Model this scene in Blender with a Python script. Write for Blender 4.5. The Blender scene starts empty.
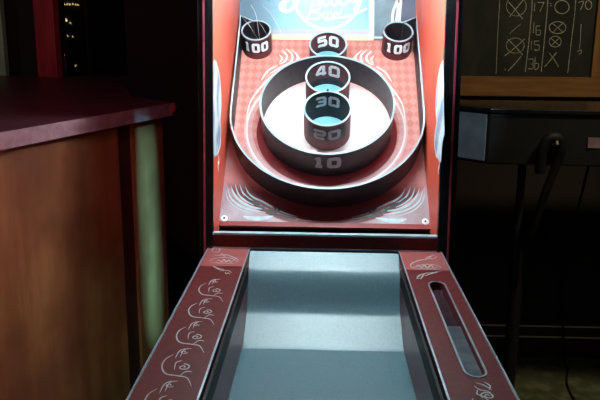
import bpy, bmesh, math, random
from mathutils import Vector, Matrix
random.seed(5)
sc = bpy.context.scene
col = sc.collection
PI = math.pi
# ------------------------------------------------------------------ camera
F = 720.0
TH = math.radians(13.3); YAW = math.atan(22/720/math.cos(TH)); RHO = math.radians(0.5)
CAM = Vector((0, 0, 1.5))
cf = Vector((-math.sin(YAW)*math.cos(TH), math.cos(YAW)*math.cos(TH), -math.sin(TH)))
cr = Vector((math.cos(YAW), math.sin(YAW), 0)); cu = cr.cross(cf)
cr, cu = cr*math.cos(RHO)+cu*math.sin(RHO), cu*math.cos(RHO)-cr*math.sin(RHO)
cd = bpy.data.cameras.new('camera'); cam = bpy.data.objects.new('camera', cd); col.objects.link(cam)
R3 = Matrix((cr, cu, -cf)).transposed()
cam.matrix_world = Matrix.Translation(CAM) @ R3.to_4x4()
cd.sensor_width = 36; cd.lens = 36*F/600; cd.clip_start = 0.02
sc.camera = cam
MX = 0.009
def at(px, py, p0, n):
    d = cf+cr*((px-300)/F)+cu*((200-py)/F); n = Vector(n)
    return CAM+d*(((Vector(p0)-CAM).dot(n))/d.dot(n))
B0 = Vector((MX, 2.295, .866)); BETA = math.atan2(.594, .68)
BW = Vector((0, math.cos(BETA), math.sin(BETA))); BN = Vector((0, -math.sin(BETA), math.cos(BETA)))
def bd(px, py, n=0.0):
    p = at(px, py, B0+BN*n, BN)-B0
    return (p.x, p.dot(BW))
def rl(px, py, z=.833):
    p = at(px, py, (0, 0, z), (0, 0, 1)); return (p.x-MX, p.y)
# ------------------------------------------------------------------ materials
def mat(name, color=(.5,.5,.5), rough=.5, metal=0, emit=None, es=0, spec=.5, coat=0):
    m = bpy.data.materials.new(name); m.use_nodes = True
    b = m.node_tree.nodes['Principled BSDF']
    b.inputs['Base Color'].default_value = (*color, 1); b.inputs['Roughness'].default_value = rough
    b.inputs['Metallic'].default_value = metal; b.inputs['Specular IOR Level'].default_value = spec
    b.inputs['Coat Weight'].default_value = coat
    if emit: b.inputs['Emission Color'].default_value = (*emit, 1); b.inputs['Emission Strength'].default_value = es
    return m
class NT:
    def __init__(s, m): s.m = m; s.t = m.node_tree; s.b = s.t.nodes['Principled BSDF']
    def n(s, ty, **k):
        x = s.t.nodes.new(ty)
        for a, v in k.items(): setattr(x, a, v)
        return x
    def link(s, a, b): s.t.links.new(a, b)
    def put(s, sock, v):
        if isinstance(v, (int, float)): sock.default_value = v
        elif isinstance(v, tuple): sock.default_value = (*v, 1) if len(v) == 3 else v
        else: s.link(v, sock)
    def ma(s, op, a, b=0.0, clamp=False):
        x = s.n('ShaderNodeMath', operation=op); x.use_clamp = clamp
        s.put(x.inputs[0], a); s.put(x.inputs[1], b); return x.outputs[0]
    def mix(s, f, a, b):
        x = s.n('ShaderNodeMix', data_type='RGBA'); s.put(x.inputs['Factor'], f)
        s.put(x.inputs[6], a); s.put(x.inputs[7], b); return x.outputs[2]
    def obj(s):
        tc = s.n('ShaderNodeTexCoord'); sp = s.n('ShaderNodeSeparateXYZ'); s.link(tc.outputs['Object'], sp.inputs[0])
        return tc.outputs['Object'], sp.outputs[0], sp.outputs[1], sp.outputs[2]
    def noise(s, vec, scale, detail=4, rough=.55):
        x = s.n('ShaderNodeTexNoise'); x.inputs['Scale'].default_value = scale; x.inputs['Detail'].default_value = detail
        x.inputs['Roughness'].default_value = rough; s.link(vec, x.inputs['Vector']); return x.outputs['Fac']
    def smooth(s, v, a, b):   # 0 below a, 1 above b
        x = s.n('ShaderNodeMapRange', interpolation_type='SMOOTHSTEP'); s.put(x.inputs[0], v)
        x.inputs[1].default_value = a; x.inputs[2].default_value = b; return x.outputs[0]
def noisy(name, c1, c2, scale, rough=.5, stretch=(1,1,1), lo=.35, hi=.65, bump=0, **k):
    m = mat(name, c1, rough, **k); t = NT(m); o, x, y, z = t.obj()
    mp = t.n('ShaderNodeMapping'); mp.inputs['Scale'].default_value = stretch; t.link(o, mp.inputs[0])
    f = t.noise(mp.outputs[0], scale); t.link(t.mix(t.smooth(f, lo, hi), c1, c2), t.b.inputs['Base Color'])
    if bump:
        b = t.n('ShaderNodeBump'); b.inputs['Strength'].default_value = bump; b.inputs['Distance'].default_value = .002
        t.link(f, b.inputs['Height']); t.link(b.outputs[0], t.b.inputs['Normal'])
    return m
M = {}
M['wine'] = noisy('wine_laminate', (.118,.010,.010), (.088,.008,.008), 60, .55, spec=.2)
M['wine_dark'] = noisy('dark_wine_laminate', (.11,.010,.014), (.08,.007,.011), 50, .42, spec=.3)
M['band'] = noisy('ring_red_band', (.12,.014,.02), (.08,.009,.014), 70, .55)
M['black'] = noisy('black_paint', (.008,.008,.010), (.012,.011,.012), 40, .45)
M['black_gloss'] = noisy('black_gloss', (.006,.006,.008), (.012,.012,.013), 30, .22)
M['rubber'] = noisy('black_rubber', (.006,.005,.006), (.009,.007,.008), 80, .6, spec=.2)
M['ringblack'] = noisy('ring_black_plastic', (.014,.008,.011), (.008,.005,.008), 40, .62)
M['ringgrey'] = noisy('guard_grey_plastic', (.034,.029,.036), (.022,.018,.024), 40, .45)
M['rim'] = mat('pale_blue_rim_trim', (.33,.45,.50), .35)
M['alu'] = noisy('brushed_aluminium', (.45,.52,.58), (.34,.40,.46), 90, .35, metal=.7)
M['decal'] = noisy('silver_decal', (.50,.50,.50), (.36,.35,.36), 120, .45)
M['decal_dark'] = mat('black_decal', (.03,.012,.02), .5)
M['flourish'] = noisy('pale_blue_flourish', (.42,.50,.54), (.34,.40,.45), 60, .45)
M['white'] = noisy('white_print', (.85,.87,.88), (.75,.78,.8), 60, .45)
M['number'] = noisy('silver_white_number', (.66,.66,.68), (.5,.5,.53), 120, .45)
M['orange'] = noisy('orange_red_side_panel', (.74,.11,.06), (.66,.09,.05), 6, .38)
M['feather'] = None
M['lane'] = noisy('grey_teal_lane', (.085,.170,.205), (.072,.148,.182), 120, .40, bump=.05, spec=.75)
M['plate'] = mat('hole_floor_added_glow', (.12,.30,.36), .5, emit=(.25,.65,.8), es=.22)  # mild cyan glow added to brighten the floors inside the tubes
M['gold'] = mat('gold_strip', (.85,.66,.36), .5, 0)
M['bulb'] = mat('warm_bulb_glow', (1,.8,.4), .5, emit=(1,.75,.35), es=1.6)
M['led'] = mat('cool_led_tube', (1,1,1), .4, emit=(.76,.96,1.0), es=240)
M['lampwarm'] = mat('warm_lamp_glow', (1,1,1), .4, emit=(1,.75,.5), es=3)
# ------------------------------------------------------------------ mesh helpers
def bx(bm, a, b, mi=0):
    x0,y0,z0 = a; x1,y1,z1 = b
    v = [bm.verts.new(p) for p in ((x0,y0,z0),(x1,y0,z0),(x1,y1,z0),(x0,y1,z0),(x0,y0,z1),(x1,y0,z1),(x1,y1,z1),(x0,y1,z1))]
    for f in ((0,3,2,1),(4,5,6,7),(0,1,5,4),(1,2,6,5),(2,3,7,6),(3,0,4,7)):
        bm.faces.new([v[i] for i in f]).material_index = mi
def prism(bm, pts, d):      # pts: list of Vector polygon, d: extrusion vector
    a = [bm.verts.new(p) for p in pts]; b = [bm.verts.new(Vector(p)+Vector(d)) for p in pts]
    bm.faces.new(a); bm.faces.new(b[::-1]); n = len(a)
    for i in range(n): bm.faces.new((a[i], b[i], b[(i+1)%n], a[(i+1)%n]))
def tube(bm, pts, r, seg=10, caps=True):
    pts = [Vector(p) for p in pts]; rings = []
    rr = r if isinstance(r, (list, tuple)) else [r]*len(pts)
    up = Vector((.13,.31,.94)).normalized()
    for i, p in enumerate(pts):
        t = (pts[min(i+1,len(pts)-1)]-pts[max(i-1,0)]).normalized()
        s = t.cross(up)
        if s.length < .05: s = t.cross(Vector((1,0,0)))
        s.normalize(); w = s.cross(t)
        rings.append([bm.verts.new(p+(s*math.cos(2*PI*k/seg)+w*math.sin(2*PI*k/seg))*rr[i]) for k in range(seg)])
    for a, b in zip(rings, rings[1:]):
        for k in range(seg): bm.faces.new((a[k], a[(k+1)%seg], b[(k+1)%seg], b[k])).smooth = True
    if caps: bm.faces.new(rings[0][::-1]); bm.faces.new(rings[-1])
def lathe(bm, prof, seg=64, c=(0,0,0), close=True):   # prof (r,z) loop around local z
    c = Vector(c); rings = [[bm.verts.new(c+Vector((r*math.cos(2*PI*k/seg), r*math.sin(2*PI*k/seg), z))) for k in range(seg)] for r, z in prof]
    n = len(rings)
    for i in range(n if close else n-1):
        a, b = rings[i], rings[(i+1)%n]
        for k in range(seg): bm.faces.new((a[k], a[(k+1)%seg], b[(k+1)%seg], b[k]))
def smoothline(pts, n=6, closed=False):   # catmull-rom
    out = []; P = [Vector(p) for p in pts]; L = len(P)
    for i in range(L-1):
        p0 = P[max(i-1,0)]; p1 = P[i]; p2 = P[i+1]; p3 = P[min(i+2,L-1)]
        for k in range(n):
            t = k/n; out.append(.5*((2*p1)+(p2-p0)*t+(2*p0-5*p1+4*p2-p3)*t*t+(3*p1-p0-3*p2+p3)*t**3))
    out.append(P[-1]); return out
def ribbon(bm, pts, w, fn, h=.0006, taper=0, closed=False):
    """thin raised stroke; fn(u, v, h) -> 3-D; w full width; taper 0 none, 1 both ends, 2 the end"""
    P = [Vector((p[0], p[1])) for p in pts]; n = len(P); rows = []
    for i in range(n):
        if closed: a = P[i]-P[i-1]; b = P[(i+1)%n]-P[i]
        else: a = P[i]-P[i-1] if i else P[1]-P[0]; b = P[i+1]-P[i] if i < n-1 else a
        if a.length < 1e-9: a = b
        if b.length < 1e-9: b = a
        a = a.normalized(); b = b.normalized(); t = a+b
        t = a if t.length < .2 else t.normalized()
        nn = Vector((-t.y, t.x)); k = 1/max(.55, nn.dot(Vector((-a.y, a.x))))
        s = i/(n-1); ww = w/2*k
        if taper == 1: ww *= max(.12, math.sin(PI*s)**.7)
        if taper == 2: ww *= max(.12, 1-s)
        l = P[i]+nn*ww; r = P[i]-nn*ww
        rows.append([bm.verts.new(fn(l.x,l.y,0)), bm.verts.new(fn(l.x,l.y,h)), bm.verts.new(fn(r.x,r.y,h)), bm.verts.new(fn(r.x,r.y,0))])
    for i in range(n if closed else n-1):
        a, b = rows[i], rows[(i+1)%n]
        for k in range(3): bm.faces.new((a[k], b[k], b[k+1], a[k+1]))
    if not closed: bm.faces.new(rows[0]); bm.faces.new(rows[-1][::-1])
def stroke(bm, pts, w, fn, h=.001, ends=True, step=None, seg=10):
    P = [Vector((p[0], p[1])) for p in pts]
    for i in range(len(P)-1):
        a, b = P[i], P[i+1]; L = (b-a).length
        if L < 1e-7: continue
        t = (b-a)/L; nn = Vector((-t.y, t.x))*w/2; k = max(1, int(math.ceil(L/step))) if step else 1; rows = []
        for j in range(k+1):
            c = a+(b-a)*(j/k); l, r = c+nn, c-nn; hs = h*(1+.05*(i%7))
            rows.append([bm.verts.new(fn(l.x,l.y,0)), bm.verts.new(fn(l.x,l.y,hs)), bm.verts.new(fn(r.x,r.y,hs)), bm.verts.new(fn(r.x,r.y,0))])
        for q, z in zip(rows, rows[1:]):
            for m in range(3): bm.faces.new((q[m], z[m], z[m+1], q[m+1]))
        bm.faces.new(rows[0]); bm.faces.new(rows[-1][::-1])
    rng = range(len(P)) if ends else range(1, len(P)-1)
    for i in rng:
        c = P[i]; hh = h*(.97-.045*(i%7))
        top = [bm.verts.new(fn(c.x+w/2*math.cos(2*PI*k/seg), c.y+w/2*math.sin(2*PI*k/seg), hh)) for k in range(seg)]
        low = [bm.verts.new(fn(c.x+w/2*math.cos(2*PI*k/seg), c.y+w/2*math.sin(2*PI*k/seg), 0)) for k in range(seg)]
        ct = bm.verts.new(fn(c.x, c.y, hh))
        for k in range(seg):
            bm.faces.new((ct, top[k], top[(k+1)%seg])); bm.faces.new((top[k], low[k], low[(k+1)%seg], top[(k+1)%seg]))
def make(name, bm, m, parent=None, smooth=False, bevel=0, frame=None):
    bmesh.ops.recalc_face_normals(bm, faces=bm.faces)
    me = bpy.data.meshes.new(name); bm.to_mesh(me); bm.free()
    for x in (m if isinstance(m, (list, tuple)) else [m]): me.materials.append(x)
    if smooth:
        for p in me.polygons: p.use_smooth = True
        try: me.set_sharp_from_angle(angle=math.radians(35))
        except Exception: pass
    o = bpy.data.objects.new(name, me); col.objects.link(o)
    if parent: o.parent = parent
    if frame is not None: o.matrix_local = frame
    if bevel:
        b = o.modifiers.new('bevel', 'BEVEL'); b.width = bevel; b.segments = 2; b.limit_method = 'ANGLE'
    return o
def empty(name, loc, label, cat, group=None, rz=0):
    o = bpy.data.objects.new(name, None); o.empty_display_size = .1; col.objects.link(o); o.location = loc; o.rotation_euler = (0,0,rz)
    o['label'] = label; o['category'] = cat
    if group: o['group'] = group
    return o
def tag(o, label, cat, group=None):
    o['label'] = label; o['category'] = cat
    if group: o['group'] = group
    return o
def struct(name, bm, m, parent=None):
    o = make(name, bm, m, parent)
    if not parent: o['kind'] = 'structure'
    return o
def box(name, a, b, m, parent=None, bevel=0, frame=None):
    bm = bmesh.new(); bx(bm, a, b); return make(name, bm, m, parent, bevel=bevel, frame=frame)
T = Matrix.Translation
# ------------------------------------------------------------------ the machine
RX, RY = MX, 1.3
root = empty('bowling_arcade_machine', (RX, RY, 0), 'wine-red ball-rolling arcade machine with a lit target board of numbered rings and a grey lane', 'arcade machine')
ROOTI = T((-MX, -RY, 0))          # world -> root local for meshes given in world coordinates
LR = T((0, -RY, 0))               # meshes given with x relative to the machine axis, y and z in world
BF = T((0, B0.y-RY, B0.z)) @ Matrix.Rotation(BETA, 4, 'X')   # board frame (u, w, n)
ZR = .833; HW = .360; IW = .230; Y0 = .42; Y1 = 2.14
# lane + ramp
prof = [(Y0, .624), (1.60, .624), (1.875, .624)]
def slope(t):
    def ss(a, b, x): x = min(1, max(0, (x-a)/(b-a))); return x*x*(3-2*x)
    return .47+.14*t+1.45*ss(.42, .58, t)*(1-ss(.62, .78, t))
tot_ = sum(slope((k+.5)/40) for k in range(40)); acc = 0
for k in range(1, 41):
    acc += slope((k-.5)/40); prof.append((1.878+.254*k/40, .624+.207*acc/tot_))
bm = bmesh.new()
n0 = 3
for prf, nm in ((prof[:3], 'lane'), (prof[2:], 'ramp')):
    bm = bmesh.new(); top = []; bot = []
    for (y, z) in prf:
        top.append((bm.verts.new((-IW+.001, y, z)), bm.verts.new((IW-.001, y, z)))); bot.append((bm.verts.new((-IW+.001, y, z-.02)), bm.verts.new((IW-.001, y, z-.02))))
    for i in range(len(prf)-1):
        f = bm.faces.new((top[i][0], top[i][1], top[i+1][1], top[i+1][0])); f.smooth = True
        bm.faces.new((bot[i][0], bot[i+1][0], bot[i+1][1], bot[i][1]))
        for s in (0, 1): bm.faces.new((top[i][s], top[i+1][s], bot[i+1][s], bot[i][s]))
    bm.faces.new((top[0][0], bot[0][0], bot[0][1], top[0][1])); bm.faces.new((top[-1][0], bot[-1][0], bot[-1][1], top[-1][1]))
    make(nm, bm, M['lane'], root, smooth=True, frame=LR)
box('lane_base', (-IW+.002, Y0, .10), (IW-.002, 2.13, .55), M['black'], root, frame=LR)
# rails
SL = [(.283,1.31),(.329,1.32),(.325,1.865),(.282,1.865)]
def slot_outline(grow=0.0, n=8):
    pts = []; cx = .3045; hw = .0195+grow; ya, yb = 1.345, 1.845
    for k in range(n+1): a = PI+PI*k/n; pts.append((cx+hw*math.cos(a), ya+hw*1.3*math.sin(a)))
    for k in range(n+1): a = PI*k/n; pts.append((cx+hw*math.cos(a), yb+hw*1.3*math.sin(a)))
    return pts
def plate_with_hole(x0, x1, y0, y1, z0, z1, hole):
    bm = bmesh.new()
    outs = [(x0,y0),(x1,y0),(x1,y1),(x0,y1)]
    es = []
    for loop in (outs, hole):
        vs = [bm.verts.new((p[0], p[1], z1)) for p in loop]
        es += [bm.edges.new((vs[i], vs[(i+1)%len(vs)])) for i in range(len(vs))]
    bmesh.ops.triangle_fill(bm, use_beauty=True, use_dissolve=False, edges=es)
    top = list(bm.faces)
    r = bmesh.ops.extrude_face_region(bm, geom=top)
    for v in [g for g in r['geom'] if isinstance(g, bmesh.types.BMVert)]: v.co.z = z0
    return bm
for s in (-1, 1):
    a, b = sorted((s*IW, s*HW))
    rail = box('side_rail', (a, Y0, .10), (b, Y1, ZR-.045) , M['wine_dark'], root, frame=LR)
    rail['label'] = 'left wine-red side rail of the lane' if s < 0 else 'right wine-red side rail of the lane with a slot'
    CAPY = 1.968
    if s < 0:
        box('rail_top', (a, Y0, ZR-.045), (b, CAPY-.001, ZR), M['wine'], rail)
    else:
        make('rail_top', plate_with_hole(a, b, Y0, CAPY-.001, ZR-.045, ZR, slot_outline()), M['wine'], rail)
        bm = bmesh.new(); so = slot_outline(.0025); cx = .3045
        ribbon(bm, so, .004, lambda u, v, h: Vector((u, v, ZR+h)), h=.0022, closed=True)
        make('slot_trim', bm, M['alu'], rail)
        box('slot_channel', (cx-.018, 1.33, ZR-.044), (cx+.018, 1.60, ZR-.012), noisy('grey_slot_channel', (.10,.115,.13), (.05,.055,.07), 25, .3), rail)
        m = noisy('dark_red_slot_insert', (.012,.008,.012), (.06,.022,.03), 22, .25)
        box('slot_insert', (cx-.018, 1.601, ZR-.044), (cx+.018, 1.86, ZR-.018), m, rail)
    box('rail_cap', (a, CAPY+.001, ZR-.045), (b, Y1, ZR+.0015), noisy('wine_cap_painted_lit', (.33,.075,.07), (.27,.055,.055), 40, .4), rail)  # cap is wine laminate made paler, the light on it put into colour
    for e, nm in ((s*(HW+.0015), 'outer_trim'), (s*(IW+.002), 'inner_trim')):
        w = .0022 if nm == 'outer_trim' else .0020
        box(nm, (e-w, Y0, ZR-.012), (e+w, Y1, ZR+.003), M['alu'], rail)
    # bumper strip and red guard board on the inner wall
    xi = s*IW
    box('bumper_strip', tuple(map(min, zip((xi, Y0, .772), (xi-s*.006, 2.02, .815)))), tuple(map(max, zip((xi, Y0, .772), (xi-s*.006, 2.02, .815)))), M['rubber'], rail)
    box('inner_board', tuple(map(min, zip((xi, Y0, .632), (xi-s*.003, 2.125, .812)))), tuple(map(max, zip((xi, Y0, .632), (xi-s*.003, 2.125, .812)))), noisy('inner_red', (.11,.008,.012), (.08,.006,.01), 30, .35), rail)
    # scroll decals
    onr = lambda u, v, h: Vector((u, v, ZR+h))
    bm = bmesh.new()
    if s < 0:
        main = [rl(*p) for p in ((198,301.5),(192,304.5),(189.5,309.5),(193,314.5),(203,316),(211,317.5),(215,323))]
        leaf = [[rl(*p) for p in q] for q in (((200,304),(203,299),(208,297)), ((204,303),(207,298),(213,297)), ((205,316),(210,313),(215,313.5)), ((200,312),(201,307),(206,305.5)))]
        def spi(c, r_, turns=9, n=30): return [(c[0]+(.0015+r_*k/n)*math.cos(-1+turns*k/n), c[1]+(.0015+r_*1.05*k/n)*math.sin(-1+turns*k/n)) for k in range(n+1)]
        for k in range(9):
            sh = lambda P: [(p[0], p[1]-.147*k+.135) for p in P]
            bm = bmesh.new()
            ribbon(bm, [tuple(p) for p in smoothline(sh(main), 5)], .0032, onr, taper=1)
            for q in leaf: ribbon(bm, [tuple(p) for p in smoothline(sh(q), 4)], .0022, onr, taper=1)
            ribbon(bm, sh(spi(rl(207.5, 310), .012)), .0022, onr)
            ribbon(bm, sh(spi(rl(207, 299.5), .007, 7, 20)), .0016, onr)
            make('scroll_decal', bm, M['decal'], rail)
        bm = None
    else:
        for dx, dy in ((0, 0),):
            for q in (((474,386),(480,390),(489,392),(493,398)), ((476,383),(483,385),(492,390)), ((478,390),(477,394),(484,397),(490,402)), ((484,382),(490,386),(489,390)), ((482,400),(490,405),(500,410))):
                ribbon(bm, [tuple(p) for p in smoothline([rl(*p) for p in q], 5)], .003, onr, taper=1)
            c = rl(488, 396)
            ribbon(bm, [(c[0]+(.002+.012*t)*math.cos(t*10), c[1]+(.002+.013*t)*math.sin(t*10)) for t in [k/30 for k in range(31)]], .0022, onr)
            main = [(c[0]-.03, c[1]+.02), (c[0]-.035, c[1]-.01), (c[0], c[1]-.03), (c[0]+.03, c[1]-.05)]
            make('scroll_decal', bm, M['decal'], rail); bm = None
            for k in range(4):
                bm = bmesh.new()
                ribbon(bm, [tuple(p) for p in smoothline([(p[0], p[1]-.03-.147*k) for p in main], 5)], .004, onr, taper=1)
                ribbon(bm, [(c[0]+(.002+.012*t)*math.cos(t*10), c[1]-.06-.147*k+(.002+.013*t)*math.sin(t*10)) for t in [j/30 for j in range(31)]], .0022, onr)
                make('scroll_decal', bm, M['decal'], rail)
    bm = bmesh.new(); onc = lambda u, v, h: Vector((u, v, ZR+.0015+h))
    def z(x, y): return (200+x/10, 240+y/10)
    if s < 0:
        qs = (((145,130),(120,112),(135,90),(180,84),(200,100),(185,125),(150,130),(165,115)), ((130,150),(180,160),(250,150),(320,172),(370,195),(388,228)), ((95,215),(140,190),(220,182),(300,185),(350,205),(375,230)), ((160,225),(190,205),(215,225),(240,200),(262,225),(290,205),(310,228),(335,205)), ((200,140),(230,152),(250,168),(225,160)), ((110,232),(180,236),(260,238),(340,240)))
        low = (((82,252),(130,262),(190,285),(240,292)), ((170,275),(230,300),(290,310),(320,330)), ((250,318),(262,338),(285,330),(300,345)), ((120,262),(160,280),(200,300),(240,312)))
    else:
        def z(x, y): return (380+x/6.667, 240+y/6.667)
        qs = (((372,112),(355,105),(330,120),(345,130),(365,125),(380,112)), ((330,128),(280,135),(230,150),(203,170),(215,190)), ((215,190),(260,175),(320,165),(380,175),(410,190)), ((235,185),(255,170),(275,188),(295,172),(315,190),(340,172),(360,192),(385,180)), ((300,140),(320,118),(350,108)), ((220,196),(300,197),(400,196)))
        low = (((410,206),(350,218),(290,225),(262,240),(240,262)), ((320,216),(280,228),(255,240),(250,255),(268,258)), ((300,222),(285,240),(270,262)), ((385,214),(330,228),(300,240)))
    for q in qs: ribbon(bm, [tuple(p) for p in smoothline([rl(*z(*p)) for p in q], 5)], .0042, onc, taper=1)
    make('cap_decal', bm, M['decal'], rail)
    bm = bmesh.new()
    for q in low: ribbon(bm, [tuple(p) for p in smoothline([rl(*z(*p)) for p in q], 5)], .0034, onr, taper=1)
    make('tail_decal', bm, M['decal'], rail)
# front lip below the board
lip = box('front_lip', (-.347, 2.145, .836), (.347, 2.163, .878), M['wine'], root, frame=LR)
box('lip_edge_strip', (-.347, 2.143, .878), (.347, 2.166, .884), M['rim'], lip)
box('lip_foot_strip', (-.347, 2.1405, .834), (.347, 2.145, .8385), M['alu'], lip)
box('gutter_floor', (-.345, 2.164, .83), (.345, 2.30, .848), M['black'], root, frame=LR)
# cabinet (leans back slightly)
def yf(z): return 2.15+.1*(z-.85)
YB = 3.06; ZT = 2.05
for s in (-1, 1):
    bm = bmesh.new(); sx_ = .010 if s > 0 else 0; xa, xb = s*.353, s*.3895+sx_
    pts = [Vector((xa, yf(z_)+.004, z_)) for z_ in (.05, ZT)]+[Vector((xa, YB, ZT)), Vector((xa, YB, .05))]
    pts[0].y = 2.15
    prism(bm, pts, (xb-xa, 0, 0)); cs = make('cabinet_side', bm, M['black_gloss'], root, frame=LR)
    # front stile with wine trim line
    bm = bmesh.new(); x0, x1 = s*.345+sx_*.4, s*.3905+sx_
    P = [Vector((x0, yf(.80)-.008, .80)), Vector((x1, yf(.80)-.008, .80)), Vector((x1, yf(ZT)-.008, ZT)), Vector((x0, yf(ZT)-.008, ZT))]
    prism(bm, P, (0, .012, 0)); make('front_stile', bm, M['black_gloss'], cs)
    bm = bmesh.new(); x0, x1 = s*.3690+sx_, s*.3745+sx_
    P = [Vector((x0, yf(.80)-.011, .80)), Vector((x1, yf(.80)-.011, .80)), Vector((x1, yf(ZT)-.011, ZT)), Vector((x0, yf(ZT)-.011, ZT))]
    prism(bm, P, (0, .003, 0)); make('stile_trim', bm, noisy('wine_trim', (.42,.06,.09), (.32,.04,.07), 30, .3), cs)
    # printed inner side panel
    bm = bmesh.new(); xa = s*.3525
    prism(bm, [Vector((xa, 2.17, .85)), Vector((xa, yf(ZT)+.01, ZT-.02)), Vector((xa, 2.99, ZT-.02)), Vector((xa, 2.99, .85))], (-s*.003, 0, 0))
    sp = make('side_panel_print', bm, M['orange'], cs)
    # feather artwork on the side panel
    X = s*.3495
    def sw(px, py):
        p = at(px if s < 0 else px, py, (MX+X, 0, 0), (1, 0, 0)); return (p.y, p.z)
    if s < 0: outl = ((214,61),(216,63),(219,75),(220.5,90),(221,105),(220,120),(220.5,132),(220,145),(217,155),(214,158))
    else: outl = ((443.5,61),(441,66),(438,80),(436.5,95),(436,110),(437,122),(435,135),(435,147),(437,157),(441,163),(442,150),(443,140),(444.5,135))
    pts = [sw(*p) for p in outl]
    if s < 0: pts += [(pts[-1][0]-.03, pts[-1][1]+.05), (2.2, pts[0][1]-.1), (2.2, pts[0][1])]
    m = noisy('feather_print', (.62,.70,.76), (.16,.24,.34), 14, .4, stretch=(1,1,.6), lo=.42, hi=.62) if s < 0 else bpy.data.materials['feather_print']
    bm = bmesh.new()
    if s < 0: prism(bm, [Vector((X, p[0], p[1])) for p in pts], (.0008, 0, 0))
    else: prism(bm, [Vector((-X*-1, p[0], p[1])) for p in pts], (-.0008, 0, 0))
    make('feather_print', bm, m, sp)
    tip = ((218,155),(219,160),(218,166),(218.5,172)) if s < 0 else ((440,160),(439.5,166),(438.5,170),(439,174))
    bm = bmesh.new(); ribbon(bm, [tuple(p) for p in smoothline([sw(*p) for p in tip], 4)], .012, lambda a_, b_, h: Vector((X-s*h, a_, b_)), h=.0009, taper=1)
    ed = [sw(*p) for p in outl[:9]]
    ribbon(bm, [tuple(p) for p in smoothline(ed, 4)], .006, lambda a_, b_, h: Vector((X-s*h, a_, b_)), h=.0012)
    make('feather_edge', bm, M['white'], sp)
box('cabinet_back', (-.353, YB-.02, .05), (.353, YB, ZT), M['black'], root, frame=LR)
box('cabinet_base', (-.352, 2.17, .05), (.352, YB-.021, .60), M['black'], root, frame=LR)
can = box('canopy', (-.3865, 2.02, 1.72), (.3865, 2.232, ZT), M['black_gloss'], root, bevel=.004, frame=LR)
box('canopy_lip', (-.3865, 2.02, 1.665), (.3865, 2.05, 1.7195), M['black_gloss'], can)
box('canopy_top', (-.353, 2.285, ZT-.02), (.353, YB-.021, ZT), M['black'], can)
for (y, w_, nm) in ((2.175, .016, 'led_tube'), ):
    bm = bmesh.new(); tube(bm, [(-.30, y, 1.70), (.30, y, 1.70)], w_, 12); make(nm, bm, M['led'], can, smooth=True)
    for sx in (-.3, .3): box('tube_socket', (sx-.008, y-.018, 1.682), (sx+.008, y+.018, 1.724), M['white'], can)
# ------------------------------------------------------------------ target board
m = mat('target_board_print', (.5,.1,.1), .5, spec=.3); t = NT(m); o_, u, w, z_ = t.obj()
a = t.ma('MULTIPLY', t.ma('ADD', t.ma('DIVIDE', u, .031), t.ma('DIVIDE', w, .044)), PI)
b = t.ma('MULTIPLY', t.ma('SUBTRACT', t.ma('DIVIDE', u, .031), t.ma('DIVIDE', w, .044)), PI)
chk = t.smooth(t.ma('MULTIPLY', t.ma('SINE', a), t.ma('SINE', b)), -.3, .3)
harl = t.mix(chk, (.60,.20,.17), (.66,.28,.24))
dd = lambda cx, cy: t.ma('SQRT', t.ma('ADD', t.ma('POWER', t.ma('ADD', u, -cx), 2), t.ma('POWER', t.ma('ADD', w, -cy), 2)))
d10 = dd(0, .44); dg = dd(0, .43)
c = harl
low = t.smooth(w, .52, .26)
low = t.ma('SUBTRACT', 1.0, t.smooth(w, .22, .50))
c = t.mix(t.ma('MULTIPLY', low, .8), c, (.46,.17,.17))                        # lower half redder and darker, some shade put into the print
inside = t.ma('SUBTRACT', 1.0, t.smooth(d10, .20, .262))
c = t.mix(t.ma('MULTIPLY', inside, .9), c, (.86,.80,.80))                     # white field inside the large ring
# dark red disc behind ring bottoms
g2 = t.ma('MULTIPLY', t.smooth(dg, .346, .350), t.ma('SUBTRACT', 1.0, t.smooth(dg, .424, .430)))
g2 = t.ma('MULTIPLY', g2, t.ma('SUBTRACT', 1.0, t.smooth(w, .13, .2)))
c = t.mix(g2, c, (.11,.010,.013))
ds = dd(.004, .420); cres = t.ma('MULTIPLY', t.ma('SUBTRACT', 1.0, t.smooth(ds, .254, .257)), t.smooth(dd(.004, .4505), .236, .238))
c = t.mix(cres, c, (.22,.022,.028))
nb = t.ma('MULTIPLY', t.smooth(ds, .262, .29), t.ma('SUBTRACT', 1.0, t.smooth(dg, .343, .346)))
c = t.mix(t.ma('MULTIPLY', t.ma('MULTIPLY', nb, .6), t.ma('SUBTRACT', 1.0, t.smooth(w, .12, .34))), c, (.62,.52,.55))
ln = t.ma('MULTIPLY', t.smooth(d10, .284, .287), t.ma('SUBTRACT', 1.0, t.smooth(d10, .291, .294)))
c = t.mix(t.ma('MULTIPLY', ln, .75), c, (.85,.85,.87))
ln = t.ma('MULTIPLY', t.smooth(d10, .268, .27), t.ma('SUBTRACT', 1.0, t.smooth(d10, .298, .30)))
c = t.mix(t.ma('MULTIPLY', ln, .3), c, (.75,.65,.67))
lncol = t.ma('MULTIPLY', t.smooth(dg, .405, .407), t.ma('SUBTRACT', 1.0, t.smooth(dg, .4085, .410)))
lncol = t.ma('MULTIPLY', lncol, t.ma('SUBTRACT', 1.0, t.smooth(w, .08, .1)))
c = t.mix(t.ma('MULTIPLY', lncol, .5), c, (.5,.35,.33))
cl = t.smooth(t.noise(o_, 7, 3), .4, .7)
corner = t.ma('MULTIPLY', t.smooth(dg, .43, .432), low)
c = t.mix(corner, c, t.mix(cl, (.30,.20,.22), (.42,.34,.38)))  # mauve corner print, toned down for the falloff of light there
strip = t.ma('SUBTRACT', 1.0, t.smooth(w, .018, .019))
c = t.mix(strip, c, (.24,.018,.018))
t.link(c, t.b.inputs['Base Color'])
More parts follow.
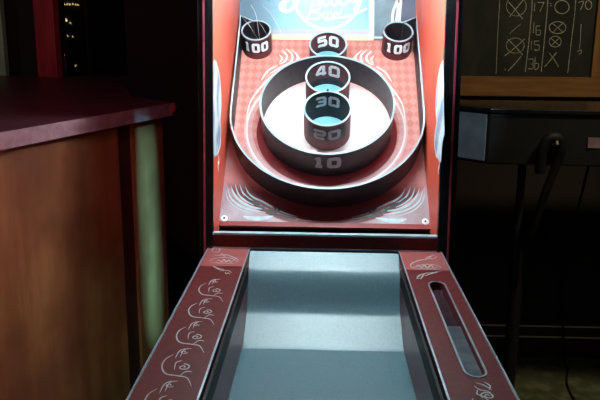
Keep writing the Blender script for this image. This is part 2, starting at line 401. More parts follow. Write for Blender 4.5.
board = box('target_board', (-.352, .0, -.015), (.352, .905, 0), m, root, frame=BF)
onb = lambda u, v, h: Vector((u, v, h))
for s in (-1, 1):
    bm = bmesh.new(); lathe(bm, [(.0001, 0), (.0115, 0), (.0115, .003), (.0001, .004)], 20, (s*.334, .028, 0), close=False)
    sc_ = make('screw_washer', bm, M['white'], board, smooth=True)
    bm = bmesh.new(); lathe(bm, [(.0001, .003), (.0036, .003), (.0034, .006), (.0001, .0065)], 14, (s*.334, .028, 0), close=False)
    make('screw_head', bm, M['black'], sc_)
# corner flourishes, drawn on the left and mirrored
zl = lambda x, y: bd(200+x/6.667, 170+y/6.667)
arcs = (((186,120),(205,185),(265,238),(350,268),(450,285)), ((205,105),(235,172),(290,222),(360,250),(435,262)), ((235,95),(255,158),(300,203),(360,235)), ((265,95),(285,150),(325,190),(372,212)), ((300,105),(322,152),(362,186),(412,208),(470,240),(560,285),(650,310)), ((170,135),(190,200),(250,255),(340,290)))
for s in (-1, 1):
    bm = bmesh.new(); k = 1 if s < 0 else -1
    for i, q in enumerate(arcs):
        P = [(k*p[0], p[1]) for p in smoothline([zl(*p) for p in q], 6)]
        ribbon(bm, P, (.007, .009, .006, .006, .007, .004)[i], onb, taper=1)
    P = [(k*p[0], p[1]) for p in smoothline([zl(*p) for p in ((285,308),(340,322),(410,322),(490,308))], 6)]
    ribbon(bm, P, .017, onb, h=.0008, taper=1)
    make('flourish_decal', bm, M['flourish'], board)
    bm = bmesh.new()
    for q, ww in ((((295,170),(330,205),(365,215),(400,232)), .010), (((345,200),(380,235),(420,250),(440,228)), .009), (((400,240),(440,275),(480,290),(505,262),(480,245)), .010), (((455,262),(500,280),(545,255),(520,262)), .009), (((470,285),(530,300),(640,325)), .006)):
        ribbon(bm, [(k*p[0], p[1]) for p in smoothline([zl(*p) for p in q], 5)], ww, onb, h=.0012, taper=1)
    make('barb_decal', bm, M['decal_dark'], board)
    bm = bmesh.new(); zu = lambda x, y: bd(200+x/4.286, y/4.286)
    for q, ww in ((((350,215),(372,238),(365,262),(340,275)), .008), (((370,208),(395,235),(390,265),(355,285),(300,315)), .008), (((392,212),(417,240),(408,272),(372,290),(318,320),(262,372),(215,440),(198,520)), .009), (((340,235),(352,252),(340,268)), .006), (((410,225),(425,250),(418,272),(398,285)), .005), (((330,280),(290,305),(262,345)), .006)):
        ribbon(bm, [(k*p[0], p[1]) for p in smoothline([zu(*p) for p in q], 5)], ww, onb, taper=1)
    make('plume_decal', bm, M['white'], board)
# guard wall round the rings
GH = .105; GR = .3405
path = [(-.292, .893), (-.346, .925)]
path += [(-.345+.0045*k/8, .92-.49*k/8) for k in range(1, 8)]
path += [(GR*math.cos(PI+PI*k/40), .43+GR*math.sin(PI+PI*k/40)) for k in range(41)]
path += [(.3405+.0045*k/8, .43+.49*k/8) for k in range(1, 8)]+[(.346, .925), (.292, .893)]
path = [(p[0]+.004, p[1]-.007*(p[1] < .5)) for p in path]
def wall_ribbon(path, th, z0, z1):
    bm = bmesh.new(); rows = []
    P = [Vector(p) for p in path]; n = len(P)
    for i in range(n):
        tt = (P[min(i+1,n-1)]-P[max(i-1,0)]).normalized(); nn = Vector((-tt.y, tt.x))*th/2
        l, r = P[i]+nn, P[i]-nn
        rows.append([bm.verts.new((*l, z0)), bm.verts.new((*l, z1)), bm.verts.new((*r, z1)), bm.verts.new((*r, z0))])
    for a, b in zip(rows, rows[1:]):
        for k in range(4): bm.faces.new((a[k], b[k], b[(k+1)%4], a[(k+1)%4]))
    bm.faces.new(rows[0]); bm.faces.new(rows[-1][::-1]); return bm
gd = make('guard_wall', wall_ribbon(path, .005, .0005, GH-.003), M['ringgrey'], root, smooth=True, frame=BF)
make('guard_rim', wall_ribbon(path, .0062, GH-.003, GH), M['rim'], gd, smooth=True)
# digits --------------------------------------------------------------
G = {'0': [([(.12,.0),(.88,.0),(1,.12),(1,.88),(.88,1),(.12,1),(0,.88),(0,.12)], True)],
     '1': [([(.15,.86),(.5,1),(.5,0)], False), ([(.15,0),(.85,0)], False)],
     '2': [([(0,.8),(0,.9),(.12,1),(.88,1),(1,.88),(1,.62),(.88,.5),(.12,.48),(0,.36),(0,0),(1,0)], False)],
     '3': [([(0,.9),(.1,1),(.88,1),(1,.88),(1,.62),(.88,.5),(.35,.5),(.88,.5),(1,.38),(1,.12),(.88,0),(.1,0),(0,.1)], False)],
     '4': [([(.78,0),(.78,1),(.5,1),(0,.40),(0,.26),(1.08,.26)], False)],
     '5': [([(1,1),(0,1),(0,.58),(.88,.58),(1,.46),(1,.12),(.88,0),(.1,0),(0,.1)], False)],
     '6': [([(.95,1),(.12,1),(0,.88),(0,.12),(.12,0),(.88,0),(1,.12),(1,.42),(.88,.54),(0,.54)], False)],
     '7': [([(0,1),(1,1),(.35,0)], False)]}
def dens(P, closed, step):
    out = []; n = len(P)
    for i in range(n if closed else n-1):
        a = Vector(P[i]); b = Vector(P[(i+1)%n]); k = max(1, int((b-a).length/step))
        out += [a+(b-a)*(j/k) for j in range(k)]
    if not closed: out.append(Vector(P[-1]))
    return out
def number(bm, text, fn, height, dw, gap, sw_, slant=.0, h=.0012, y0=0):
    tot = len(text)*dw+(len(text)-1)*gap; x = -tot/2
    iw, ih = dw-sw_, height-sw_
    for ch in text:
        for P, cl in G[ch]:
            Q = [((x+sw_/2)+p[0]*iw+slant*p[1]*ih, y0+sw_/2+p[1]*ih) for p in P]
            h += .0002; stroke(bm, Q+[Q[0]] if cl else Q, sw_, fn, h=h, ends=cl, step=.006)
        x += dw+gap
def ring(c, R, H, text=None, where='outside', floor=True, seg=64, th=.004, band=M['band'], nh=.03, dw=.032, label=None, ny=None, slant=.0, nm=None):
    bm = bmesh.new()
    lathe(bm, [(R-th, .0005), (R, .0005), (R, H-.003), (R-th, H-.003)], seg, (c[0], c[1], 0))
    rg = make('score_ring', bm, [M['ringgrey'] if R > .2 else M['ringblack'], band], root, smooth=True, frame=BF)
    if where == 'outside' and R < .2:      # wine band outside
        for p in rg.data.polygons:
            if (Vector((p.center.x-c[0], p.center.y-c[1])).length > R-.001): p.material_index = 1
    bm = bmesh.new(); lathe(bm, [(R-th-.0012, H-.003), (R+.0012, H-.003), (R+.0012, H), (R-th-.0012, H)], seg, (c[0], c[1], 0))
    make('rim', bm, M['rim'], rg, smooth=True)
    if floor:
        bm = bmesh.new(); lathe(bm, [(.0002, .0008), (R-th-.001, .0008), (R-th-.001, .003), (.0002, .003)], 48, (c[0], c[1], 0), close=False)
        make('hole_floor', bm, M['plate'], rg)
    def fo(s_, v, h): 
        a = s_/R; return Vector((c[0]+(R+h)*math.sin(a), c[1]-(R+h)*math.cos(a), v))
    def fi(s_, v, h):
        r = R-th; a = s_/r; return Vector((c[0]+(r-h)*math.sin(a), c[1]+(r-h)*math.cos(a), v))
    return rg, fo, fi
def bandmesh(fn, half, v0, v1, m, par, h=.0006):
    bm = bmesh.new(); n = 24; ribbon(bm, [(-half+2*half*k/n, (v0+v1)/2) for k in range(n+1)], v1-v0, fn, h=h); make('number_band', bm, m, par)
def num(text, fn, y0, hgt, dw, gap, sw_, m, par, h=.0014, slant=0):
    bm = bmesh.new(); number(bm, text, fn, hgt, dw, gap, sw_, h=h, y0=y0, slant=slant); o = make('number', bm, m, par); o['label'] = 'silver number '+text; return o
M['num_dim'] = noisy('grey_number', (.62,.62,.66), (.48,.48,.52), 100, .5)
r10, fo, fi = ring((.004, .4505), .238, .120, floor=False, seg=96, where='none'); r10['label'] = 'large dark ring numbered 10'
num('10', fo, .046, .056, .048, .004, .015, M['num_dim'], r10)
r30, fo, fi = ring((.005, .410), .083, .133); r30['label'] = 'tube numbered 20 outside and 30 inside'
bandmesh(fo, .075, .052, .115, M['ringblack'], r30); num('20', fo, .058, .050, .046, .006, .0125, M['num_dim'], r30)
bandmesh(fi, .095, .05, .118, M['ringblack'], r30); num('30', fi, .060, .050, .043, .007, .0115, M['num_dim'], r30)
r40, fo, fi = ring((.005, .5785), .081, .117); r40['label'] = 'tube numbered 40 inside'
bandmesh(fi, .088, .035, .104, M['band'], r40); num('40', fi, .046, .054, .045, .006, .0115, M['number'], r40)
r50, fo, fi = ring((.005, .770), .0715, .100); r50['label'] = 'tube numbered 50 inside'
bandmesh(fi, .082, .022, .090, M['band'], r50); num('50', fi, .030, .053, .042, .006, .0125, M['white'], r50)
for s in (-1, 1):
    c = (s*.275, .846)
    rg, fo, fi = ring(c, .0575, .100, floor=False); rg['label'] = 'short corner tube numbered 100, '+('left' if s < 0 else 'right')
    bandmesh(fo, .062, .030, .088, M['ringblack'], rg)
    k = -s*.000
    num('100', lambda a_, v, h: fo(a_+k, v, h), .036, .046, .031, .005, .0105, M['white'], rg)
    bm = bmesh.new(); lathe(bm, [(.0002, .0008), (.052, .0008), (.052, .002), (.0002, .002)], 40, (c[0], c[1], 0), close=False); make('hole_floor', bm, noisy('grey_hole_floor', (.10,.15,.18), (.06,.09,.12), 20, .4), rg)
# small bolt where the 40 and 30 tubes meet
bm = bmesh.new(); tube(bm, [(.005, .494, .112), (.005, .494, .137)], .004, 10); make('tube_bolt', bm, M['black'], r30)
for q in (((241,16),(249,25),(257.5,38.5)), ((251,5),(256,15),(259.5,38)), ((259,22),(263,28),(267,35)), ((263,6),(271,14),(281,32))):
    bm = bmesh.new(); P = [bd(p[0], p[1], .104) for p in q]
    tube(bm, [(p[0], p[1], .104) for p in smoothline([(a_, b_, .104) for a_, b_ in P], 4)], .0006, 6); make('net_cord', bm, M['white'], gd)
# ------------------------------------------------------------------ back panel print
m = mat('back_panel_print', (.2,.4,.5), .35); t = NT(m); o_, x, y, zz = t.obj()
nz = t.noise(o_, 5, 4)
sky = t.mix(t.smooth(t.ma('ADD', zz, t.ma('MULTIPLY', nz, .05)), 1.50, 1.63), (.20,.40,.48), (.06,.20,.30))
glow = t.ma('SUBTRACT', 1.0, t.smooth(t.ma('ABSOLUTE', t.ma('ADD', x, .01)), .05, .26))
sky = t.mix(t.ma('MULTIPLY', glow, .6), sky, (.32,.60,.66))
hor = t.ma('SUBTRACT', 1.0, t.smooth(zz, 1.475, 1.487)); sky = t.mix(hor, sky, (.80,.68,.38))
hor = t.ma('MULTIPLY', t.smooth(zz, 1.484, 1.49), t.ma('SUBTRACT', 1.0, t.smooth(zz, 1.494, 1.505))); sky = t.mix(hor, sky, (.45,.36,.40))
left = t.ma('SUBTRACT', 1.0, t.smooth(x, -.32, -.18)); sky = t.mix(t.ma('MULTIPLY', left, .75), sky, (.05,.10,.15))
right = t.smooth(x, .185, .19); sky = t.mix(right, sky, t.mix(t.smooth(nz, .4, .6), (.045,.09,.125), (.09,.15,.19)))
far = t.smooth(x, .285, .30); sky = t.mix(far, sky, (.05,.06,.11))
t.link(sky, t.b.inputs['Base Color'])
bp = box('back_panel', (-.352, 2.976, 1.455), (.352, 2.99, 2.03), m, root, frame=LR)
def bk(px, py): p = at(px, py, (0, 2.976, 0), (0, 1, 0)); return (p.x-MX, p.z)
onk = lambda u, v, h: Vector((u, 2.976-h, v))
bm = bmesh.new(); c0 = (bk(327, 0)[0], bk(327, -6)[1]); rr = c0[1]-bk(327, 29)[1]
ribbon(bm, [(c0[0]+rr*math.cos(2*PI*k/72), c0[1]+rr*math.sin(2*PI*k/72)) for k in range(72)], .010, onk, closed=True)
make('logo_ring', bm, M['white'], bp)
bm = bmesh.new(); lh = .001
for q, ww in ((((301,-6),(296,4),(289,11),(282,10),(281,4),(287,1)), .016), (((287,-2),(284,4),(283,9)), .022),
              (((299,-8),(306,-20),(313,-30),(317,-18),(319,-2),(320,5)), .014), (((303,-6),(311,-8),(322,-9)), .009),
              (((327,-26),(323,-10),(323,2),(327,5),(331,-2)), .012), (((334,-26),(331,-10),(331,2),(335,5),(339,-2)), .012),
              (((340,-6),(346,-8),(345,-13),(340,-10),(339,0),(343,5),(349,1)), .010), (((350,-12),(349,-2),(354,2),(359,-4),(361,-13),(359,0),(354,10)), .010),
              (((312,5),(310,13),(306,19)), .010), (((311,6),(319,5),(320,9),(312,12),(320,14),(318,19),(308,19)), .006),
              (((324,13),(323,18),(327,18),(328,13),(324,13)), .006), (((331,12),(333,17),(336,12),(338,16),(341,11)), .006),
              (((326,20),(336,18),(350,16),(366,9)), .009), (((300,15),(304,19),(311,19)), .006)):
    lh += .0008; stroke(bm, smoothline([bk(*p) for p in q], 5), ww*.85, onk, h=lh)
make('logo_script', bm, M['white'], bp)
bm = bmesh.new()
ribbon(bm, [(bk(371.5, y)[0], bk(371.5, y)[1]) for y in (39, 20, 0, -60)], .020, onk, h=.0009)
ribbon(bm, [bk(371, 37.5), bk(405, 37.5)], .006, onk)
for q in (((392,26),(393,12),(397,0),(399,-20)), ((399,24),(400,10),(401,0),(402,-20)), ((396,22),(398,8),(396,0))):
    ribbon(bm, [tuple(p) for p in smoothline([bk(*p) for p in q], 4)], .010, onk, h=.001)
make('tower_print', bm, M['white'], bp)
# ------------------------------------------------------------------ room
M['floor'] = noisy('worn_green_concrete', (.050,.056,.026), (.15,.155,.095), 14, .6, lo=.42, hi=.75, bump=.2)
M['wall'] = noisy('dark_wine_wall', (.009,.005,.004), (.014,.007,.006), 3, .8)
M['wallblack'] = noisy('black_wall', (.010,.009,.008), (.014,.012,.010), 3, .8)
XL, XR, YN, YBK, YR, H = -3.0, 2.6, -2.4, 4.6, 3.2, 2.9
bm = bmesh.new(); bx(bm, (XL-.1, YN-.1, -.1), (XR+.1, YBK+.1, 0)); struct('floor', bm, M['floor'])
bm = bmesh.new(); bx(bm, (XL-.1, YN-.1, H), (XR+.1, YBK+.1, H+.1)); struct('ceiling', bm, M['wallblack'])
bm = bmesh.new(); bx(bm, (XL-.1, YN, 0), (XL, YBK, H)); struct('wall_left', bm, M['wallblack'])
bm = bmesh.new(); bx(bm, (XR, YN, 0), (XR+.1, YR, H)); struct('wall_right', bm, M['wallblack'])
bm = bmesh.new(); bx(bm, (XL-.1, YN-.1, 0), (XR+.1, YN, H)); struct('wall_front', bm, M['wallblack'])
bm = bmesh.new(); bx(bm, (.46, YR, 0), (XR+.1, YR+.1, H)); bx(bm, (.46, YR+.1, 0), (.56, YBK+.1, H)); struct('wall_back', bm, M['wall'])
# far left back wall with the window opening
wx0, wx1, wz0, wz1 = -1.66, -1.25, 1.20, 2.3
bm = bmesh.new()
bx(bm, (XL, YBK, 0), (.46, YBK+.1, wz0)); bx(bm, (XL, YBK, wz1), (.46, YBK+.1, H)); bx(bm, (XL, YBK, wz0), (wx0, YBK+.1, wz1)); bx(bm, (wx1, YBK, wz0), (.46, YBK+.1, wz1))
struct('wall_far', bm, M['wallblack'])
bm = bmesh.new(); bx(bm, (wx0+.001, YBK+.04, wz0+.001), (wx1-.001, YBK+.046, wz1-.001))
gm = mat('night_window_glass', (.9,.95,.95), .05); gm.node_tree.nodes['Principled BSDF'].inputs['Transmission Weight'].default_value = 1
struct('window_1', bm, gm)
# night beyond the glass: a dark yard wall carrying a row of tiny lamps
bm = bmesh.new(); bx(bm, (-3.2, 6.2, -.1), (0, 6.3, 3.2)); struct('trim_1', bm, M['wallblack'])
k = 0
spots = [(64,4.5),(66.5,4),(69,4.5),(72,4),(75,4.5),(77,5),(65.5,20.5),(69.5,23),(63,31),(67,36),(72,37),(63.5,26),(75,66)]
def bulb_mesh():
    bm = bmesh.new(); lathe(bm, [(.0003, -.006), (.0045, -.004), (.006, 0), (.0045, .004), (.002, .008), (.002, .012), (.0003, .012)], 10, close=False); return bm
for i, (px, py) in enumerate(spots):
    p = at(px, py, (0, 6.17, 0), (0, 1, 0))
    if i == 0: b0 = make('light_bulb', bulb_mesh(), M['bulb'], smooth=True); o = b0
    else: o = b0.copy(); col.objects.link(o)
    o.location = (p.x, 6.19, p.z); s_ = (.75 if i < 6 else (1.3 if i == 6 else .62)); o.scale = (s_, s_, s_)
    o['category'] = 'light bulb'; o['group'] = 'tiny warm bulbs behind the dark window'
    if i < 6: o['label'] = 'tiny warm bulb in the short row at the top of the dark window'
    elif i == 6: o['label'] = 'brightest warm bulb below the row in the dark window'
    elif i == 12: o['label'] = 'lone tiny warm bulb near the sill, lowest in the dark window'
    else: o['label'] = 'tiny warm bulb in the loose cluster in mid window'
# posts at the back of the counter
pa = at(52, 77, (0, 4.36, 1.2), (0, 1, 0))
bm = bmesh.new(); prism(bm, [Vector((pa.x-.075, 4.33, 0)), Vector((pa.x+.045, 4.33, 0)), Vector((pa.x+.055, 4.40, 0)), Vector((pa.x-.065, 4.40, 0))], (-.0, 0, 2.88))
tag(make('wooden_post', bm, noisy('dark_red_post', (.48,.03,.04), (.34,.02,.028), 6, .5, stretch=(4,4,.5)), bevel=.006), 'dark red upright wooden post standing behind the counter by the window', 'post')
pg = at(4, 60, (0, 4.36, 1.2), (0, 1, 0))
bm = bmesh.new(); prism(bm, [Vector((pg.x-.04, 4.31, 0)), Vector((pg.x+.025, 4.31, 0)), Vector((pg.x+.025, 4.37, 0)), Vector((pg.x-.04, 4.37, 0))], (0, 0, 2.88))
tag(make('wooden_post', bm, noisy('green_painted_post', (.35,.62,.35), (.28,.5,.28), 6, .5, stretch=(4,4,.5)), bevel=.006), 'thin dull green upright post at the far left edge, behind the counter', 'post')
# ------------------------------------------------------------------ plywood half wall and counter on the left
ZL = 1.22
A = at(0, 132, (0, 0, ZL), (0, 0, 1)); Bp = at(174, 102.3, (0, 0, ZL), (0, 0, 1)); dv = (Bp-A).normalized(); nv = Vector((-dv.y, dv.x, 0))   # nv points left (behind the wall face)
S0 = -1.5
cm = noisy('purple_counter_shaded', (.11,.030,.045), (.075,.019,.030), 12, .40, bump=.05)  # purple top darkened to stand for how little light reaches it
bm = bmesh.new()
poly = [A+dv*S0, Bp, Vector((-.80, 3.02, ZL)), Vector((-1.15, 4.07, ZL)), Vector((-1.95, 4.29, ZL)), Vector((-2.95, 4.29, ZL)), Vector((-2.95, (A+dv*S0).y, ZL))]
for p in poly: p.z = ZL-.050
prism(bm, poly, (0, 0, .050))
ctr = make('counter_top', bm, cm, bevel=.004); tag(ctr, 'dark purple-red counter top running along the plywood half wall on the left', 'counter')
bm = bmesh.new(); e0 = A+dv*S0-nv*.0015; e1 = Bp-nv*.0015
prism(bm, [Vector((e0.x, e0.y, ZL-.049)), Vector((e1.x, e1.y, ZL-.049)), Vector((e1.x, e1.y, ZL-.001)), Vector((e0.x, e0.y, ZL-.001))], tuple(-nv*.003))
eb = make('edge_strip', bm, noisy('edge_laminate_lit', (.36,.19,.22), (.28,.13,.16), 30, .4), ctr)  # edge paler than the top, front light put into its colour
bm = bmesh.new(); q = Bp-dv*.035
tube(bm, [Vector((Bp.x, Bp.y, ZL-.025))-nv*.004-dv*.03, Vector((Bp.x, Bp.y, ZL-.025))-nv*.002, Vector((Bp.x, Bp.y, ZL-.025))+nv*.04], .014, 10)
make('corner_cap', bm, noisy('red_corner_cap', (.35,.03,.03), (.25,.02,.02), 20, .4), ctr)
def fpt(px, py=250): return at(px, py, A+nv*.02, nv)
def sdist(px, py): return (fpt(px, py)-A).dot(dv)
s_a, s_b, s_c = sdist(121, 200), sdist(135.5, 200), sdist(165, 200)
base = A+nv*.02
hw = empty('plywood_half_wall', (base.x, base.y, 0), 'stained plywood half wall below the purple counter, left of the machine', 'partition')
HI = T((-base.x, -base.y, 0))
ply = mat('stained_plywood', (.3,.15,.07), .45); t = NT(ply); o_, x, y, zz = t.obj()
mp = t.n('ShaderNodeMapping'); mp.inputs['Scale'].default_value = (6, 6, .8); t.link(o_, mp.inputs[0])
g = t.noise(mp.outputs[0], 3.0, 5); g2_ = t.noise(o_, 1.9, 4)
c = t.mix(t.smooth(g, .35, .65), (.34,.115,.048), (.25,.075,.030))
c = t.mix(t.ma('MULTIPLY', t.smooth(g2_, .42, .60), .75), c, (.14,.038,.018)); t.link(c, t.b.inputs['Base Color'])
def slab(s0, s1, z0, z1, off=0.0, th=.02):
    bm = bmesh.new(); a_ = A+dv*s0+nv*(.02+off); b_ = A+dv*s1+nv*(.02+off)
    prism(bm, [Vector((a_.x, a_.y, z0)), Vector((b_.x, b_.y, z0)), Vector((b_.x, b_.y, z1)), Vector((a_.x, a_.y, z1))], tuple(nv*th)); return bm
make('plywood_panel', slab(S0+.02, s_a, 0, ZL-.051), ply, hw, frame=HI)
make('plywood_panel', slab(s_b, s_c, 0, ZL-.051), ply, hw, frame=HI)
make('recessed_batten', slab(s_a+.001, s_b-.001, 0, ZL-.051, .012, .02), noisy('dark_batten', (.06,.018,.012), (.04,.012,.01), 10, .5), hw, frame=HI)
make('frame_board', slab(S0+.02, s_c, 0, ZL-.051, .035, .06), M['black'], hw, frame=HI)
bm = bmesh.new()
# ------------------------------------------------------------------ chalkboard
YW = YR
def wl(px, py): p = at(px, py, (0, YW-.02, 0), (0, 1, 0)); return (p.x, p.z)
cb = empty('chalkboard', (.88, YW, wl(500, 77)[1]), 'dark green chalkboard with chalk score columns in a brown wooden frame on the wall', 'chalkboard')
CI = T((-.88, -YW, -wl(500, 77)[1]))
zc = wl(530, 77)[1]; zb = wl(530, 96.5)[1]; xr = wl(590, 76)[0]; xl = .50; ztop = 2.25
cm_ = noisy('chalk_smeared_slate', (.010,.014,.009), (.030,.034,.023), 5, .8, stretch=(1.5,1,.6), lo=.4, hi=.7)
box('slate', (xl, YW-.014, zc-.005), (xr+.005, YW-.001, ztop), cm_, cb, frame=CI)
wm = noisy('brown_wood_frame', (.30,.15,.045), (.22,.10,.03), 5, .45, stretch=(1,1,10))
wm2 = noisy('brown_wood_stile', (.30,.15,.045), (.22,.10,.03), 5, .45, stretch=(10,1,1))
box('bottom_rail', (xl, YW-.035, zb), (1.72, YW-.001, zc), wm, cb, bevel=.003, frame=CI)
box('right_stile', (xr, YW-.034, zc+.0005), (1.72, YW-.001, ztop), wm2, cb, bevel=.003, frame=CI)
box('top_rail', (xl, YW-.035, ztop), (1.72, YW-.001, ztop+.08), wm, cb, bevel=.003, frame=CI)
box('rail_ledge', (xl, YW-.0365, zc-.004), (1.72, YW-.001, zc+.001), wm, cb, frame=CI)
chalk = noisy('chalk', (.60,.62,.50), (.30,.32,.24), 90, .95, lo=.3, hi=.7)
def zz_(x, y): return wl(490+x/5, y/5)
onw = lambda u, v, h: Vector((u, YW-.014-h, v))
bm = bmesh.new()
def cs_(q, w=.0042, n=4): ribbon(bm, [tuple(p) for p in smoothline([zz_(*p) for p in q], n)], w*.72, onw, h=.0005)
cs_(((52,-200),(50,0),(40,180),(32,370)), .003); cs_(((218,-200),(212,20),(198,190),(178,360)), .004); cs_(((298,-200),(290,20),(276,180),(258,358)), .004); cs_(((440,-200),(430,20),(410,200),(390,365)), .0035)
def circ(cx, cy, rx, ry, w=.004):
    ribbon(bm, [wl(490+(cx+rx*math.cos(2*PI*k/22))/5, (cy+ry*math.sin(2*PI*k/22))/5) for k in range(22)], w*.72, onw, h=.0005, closed=True)
circ(133, 30, 50, 50, .003); cs_(((95,10),(130,50),(165,95))); cs_(((172,-5),(135,40),(98,85)))
cs_(((155,120),(125,145),(100,170)), .003)
circ(128, 228, 45, 38, .003); cs_(((90,195),(130,235),(165,275))); cs_(((175,195),(125,240),(75,280)))
cs_(((158,280),(130,315),(92,355))); cs_(((75,345),(80,352)))
circ(362, 35, 36, 33, .0045); cs_(((300,15),(312,20)), .003); cs_(((302,30),(312,28)), .003)
circ(340, 138, 42, 30, .004); cs_(((312,115),(340,138),(366,160)), .003); cs_(((372,112),(340,140),(312,165)), .003)
circ(328, 208, 30, 27, .0035); cs_(((305,190),(328,210),(352,230)), .003); cs_(((352,185),(328,210),(305,230)), .003)
cs_(((298,265),(325,300),(345,335))); cs_(((335,262),(305,300),(275,335)))
cs_(((458,120),(455,180),(450,245)), .003); cs_(((440,258),(455,250),(460,262),(448,272)), .003)
cs_(((445,12),(470,8),(455,50)), .004); circ(495, 25, 16, 22, .004)
def dig(ch, x, y, w_, h_, sw_=.0026):
    for P, cl in G[ch]:
        Q = [wl(490+(x+p[0]*w_)/5, (y+h_-p[1]*h_)/5) for p in P]
        ribbon(bm, Q, sw_, onw, h=.0005, closed=cl)
cs_(((226,15),(224,55)), .0035); dig('7', 240, 12, 32, 45); cs_(((222,110),(218,165)), .0035); dig('6', 232, 130, 22, 45)
cs_(((210,205),(208,250)), .0035); dig('5', 224, 205, 24, 46); dig('3', 196, 295, 22, 50); cs_(((228,285),(226,345),(243,340),(243,318),(228,318)), .0035)
make('chalk_marks', bm, chalk, cb, frame=CI)
# baseboard with gold lines
bm = bmesh.new(); bx(bm, (.47, YR-.016, 0), (XR, YR, .175)); bb = struct('baseboard_back', bm, noisy('baseboard_brown', (.050,.016,.012), (.035,.012,.010), 5, .6))
for z0 in (.102, .156): box('gold_line', (.47, YR-.020, z0), (XR, YR-.0165, z0+.006), M['gold'], bb)
# ------------------------------------------------------------------ bar table at right
tb = empty('bar_table', (.70, 2.72, 0), 'tall black bar table with a deep apron and a thin pedestal, under the chalkboard', 'table')
TI = T((-.70, -2.72, 0))
plan = [(.435, 2.64), (.575, 2.50), (1.55, 2.43), (1.55, 2.80), (.435, 2.80)]
bm = bmesh.new(); prism(bm, [Vector((x-.008*(x<.5), y-.010*(y<2.7), 1.226)) for x, y in plan], (0, 0, .018))
make('table_top', bm, M['black_gloss'], tb, bevel=.004, frame=TI)
bm = bmesh.new(); prism(bm, [Vector((x, y, 1.048)) for x, y in plan], (0, 0, .177)); am = noisy('satin_black_apron', (.006,.006,.0055), (.004,.004,.004), 8, .5)
ap = make('apron', bm, am, tb, bevel=.006, frame=TI)
bm = bmesh.new(); prism(bm, [Vector((.436, 2.634, 1.06)), Vector((.566, 2.504, 1.06)), Vector((.566, 2.504, 1.222)), Vector((.436, 2.634, 1.222))], (-.004, -.004, 0))
make('light_patch_plate', bm, noisy('pale_light_patch', (.30,.33,.37), (.22,.25,.30), 14, .45, metal=.2), ap)  # pale plate added on the apron to carry its cool light patch
bm = bmesh.new(); tube(bm, [(.727, 2.56, .02), (.727, 2.56, .55), (.722, 2.56, .62), (.716, 2.56, .75), (.714, 2.56, 1.048)], [.026, .024, .022, .014, .014], 14); make('pedestal', bm, M['black'], tb, smooth=True, frame=TI)
bm = bmesh.new(); lathe(bm, [(.0003, 0), (.19, 0), (.19, .008), (.03, .022), (.0003, .022)], 40, (.727, 2.56+.02, 0), close=False); make('foot_plate', bm, M['black'], tb, smooth=True, frame=TI)
for xx in (1.3,):
    bm = bmesh.new(); tube(bm, [(xx, 2.68, 0), (xx, 2.68, 1.048)], .02, 12); make('leg', bm, M['black'], tb, smooth=True, frame=TI)
box('notice_plate', (.905, 2.4705, 1.115), (.965, 2.478, 1.150), noisy('dull_purple_plate', (.20,.13,.14), (.15,.10,.11), 20, .5), ap)
# thick looped hose/handset on the front of the apron
hc = at(551, 150, (0, 2.46, 0), (0, 1, 0))
bm = bmesh.new()
pts = [(hc.x-.030, 2.462, hc.z-.08), (hc.x-.032, 2.455, hc.z-.01), (hc.x-.018, 2.45, hc.z+.035), (hc.x+.006, 2.448, hc.z+.045), (hc.x+.026, 2.45, hc.z+.03), (hc.x+.030, 2.455, hc.z-.01), (hc.x+.018, 2.462, hc.z-.07), (hc.x-.005, 2.47, hc.z-.16), (hc.x-.03, 2.49, hc.z-.30), (.725, 2.52, .76), (.722, 2.525, .60)]
tube(bm, smoothline(pts, 6), [.019]*30+[.017-.009*k/30 for k in range(31)], 12)
ho = empty('hose', (hc.x, 2.46, hc.z-.08), 'thick black looped hose hanging on the front of the bar table', 'hose')
make('loop', bm, M['rubber'], ho, smooth=True, frame=T((-hc.x, -2.46, -hc.z+.08)))
bm = bmesh.new(); tube(bm, [(hc.x+.008, 2.424, hc.z+.024), (hc.x+.006, 2.427, hc.z+.036)], [.004, .005], 10); make('clip', bm, noisy('pale_clip', (.5,.45,.38), (.4,.36,.3), 30, .3), ho, smooth=True, frame=T((-hc.x, -2.46, -hc.z+.08)))
# thin cord down to the floor
e = at(565, 366, (0, 0, .006), (0, 0, 1)); e2 = at(567, 384, (0, 0, .005), (0, 0, 1)); e3 = at(578, 404, (0, 0, .005), (0, 0, 1)); e4 = at(610, 425, (0, 0, .005), (0, 0, 1))
cy = lambda px, py: at(px, py, (0, e.y+.01, 0), (0, 1, 0))
q0 = cy(561, 200); q1 = cy(562, 282); q2 = cy(563, 330)
bm = bmesh.new()
tube(bm, smoothline([(q0.x, 2.785, 1.046), (q0.x, 2.84, .92), q1, q2, (e.x, e.y+.004, .03), (e.x+.002, e.y-.03, .006), e2, e3, e4], 8), .005, 8)
tag(make('power_cord', bm, M['rubber'], smooth=True), 'thin black cord hanging from the bar table and trailing on the floor', 'cord')
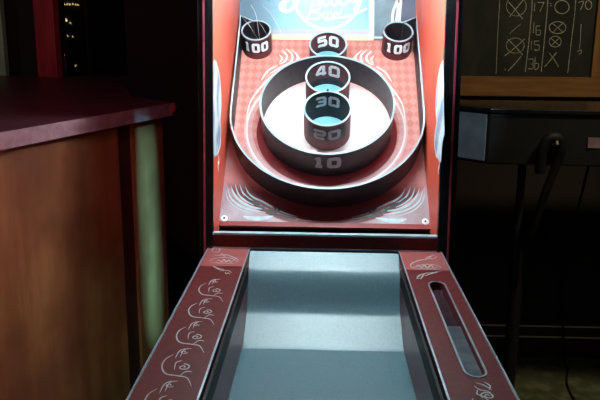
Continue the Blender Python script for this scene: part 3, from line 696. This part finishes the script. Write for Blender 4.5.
# ------------------------------------------------------------------ lights
def area(name, loc, target, size, power, color, sy=None):
    l = bpy.data.lights.new(name, 'AREA'); l.energy = power; l.color = color; l.size = size
    if sy: l.shape = 'RECTANGLE'; l.size_y = sy
    o = bpy.data.objects.new(name, l); col.objects.link(o); o.location = loc
    o.rotation_euler = (Vector(target)-Vector(loc)).to_track_quat('-Z', 'Y').to_euler(); return o
def spot(name, loc, target, power, color, ang, blend=.3, rad=.02):
    l = bpy.data.lights.new(name, 'SPOT'); l.energy = power; l.color = color; l.spot_size = math.radians(ang); l.spot_blend = blend; l.shadow_soft_size = rad
    o = bpy.data.objects.new(name, l); col.objects.link(o); o.location = loc
    o.rotation_euler = (Vector(target)-Vector(loc)).to_track_quat('-Z', 'Y').to_euler(); return o
area('cool_overhead_fill', (.1, .3, 2.8), (0, 1.5, .6), .9, 5.5, (.75,.88,1.0))  # unseen area light added overhead for the ambient level
spot('orange_glow_fill', (-.20, .55, 1.12), (-.87, 2.25, .80), 7, (1,.30,.17), 62, 1, .06)  # added in the air above the lane to warm the plywood; no fixture
spot('orange_wall_fill', (.9, .2, 2.6), (-.95, 1.9, .75), 16, (1,.38,.17), 46, .9, .1)  # unseen warm light added for the plywood wall
spot('chalkboard_fill', (1.3, 1.5, 2.8), (1.1, 3.2, 1.35), 60, (1,.80,.5), 70, .8, .08)  # unseen warm spot added to brighten the chalkboard and its frame
spot('magenta_counter_fill', (-.4, .6, 2.8), (-1.5, 3.5, 1.2), 46, (1,.28,.42), 62, .9, .08)  # unseen purple-red spot added to tint the counter
spot('green_post_fill', (-1.6, 1.6, 2.6), (-2.0, 4.3, 1.5), 10, (.6,1,.7), 22, .6, .05)  # small green light added so the posts show
g = spot('cyan_spill_fill', (-.25, .3, 2.2), (-.655, 2.625, .76), 3000, (.14,.80,1.0), 17, .35, .03); g.scale = (.042, 1, 1)  # unseen narrow spot added to make the blue-green spill on the plywood
spot('green_low_fill', (-.25, .3, 2.0), (-.71, 2.43, .28), 80, (.35,.9,.75), 19, 1, .05)  # unseen spot added to put green low on the near panel
spot('cool_table_fill', (.47, 1.0, 2.2), (.50, 2.57, 1.15), 26, (.6,.85,1), 9, .5, .02)  # unseen spot added for the cool patch on the table corner
spot('floor_fill', (1.3, 1.6, 2.8), (1.0, 2.9, 0), 60, (1,.88,.55), 40, .9, .05)  # unseen spot added to lift the gold lines and floor
w = bpy.data.worlds.new('night'); sc.world = w; w.use_nodes = True
w.node_tree.nodes['Background'].inputs[0].default_value = (.02, .02, .025, 1); w.node_tree.nodes['Background'].inputs[1].default_value = .3
sc.view_settings.view_transform = 'Standard'; sc.view_settings.look = 'None'; sc.view_settings.gamma = 1; sc.view_settings.use_curve_mapping = False
sc.view_settings.exposure = 0.0
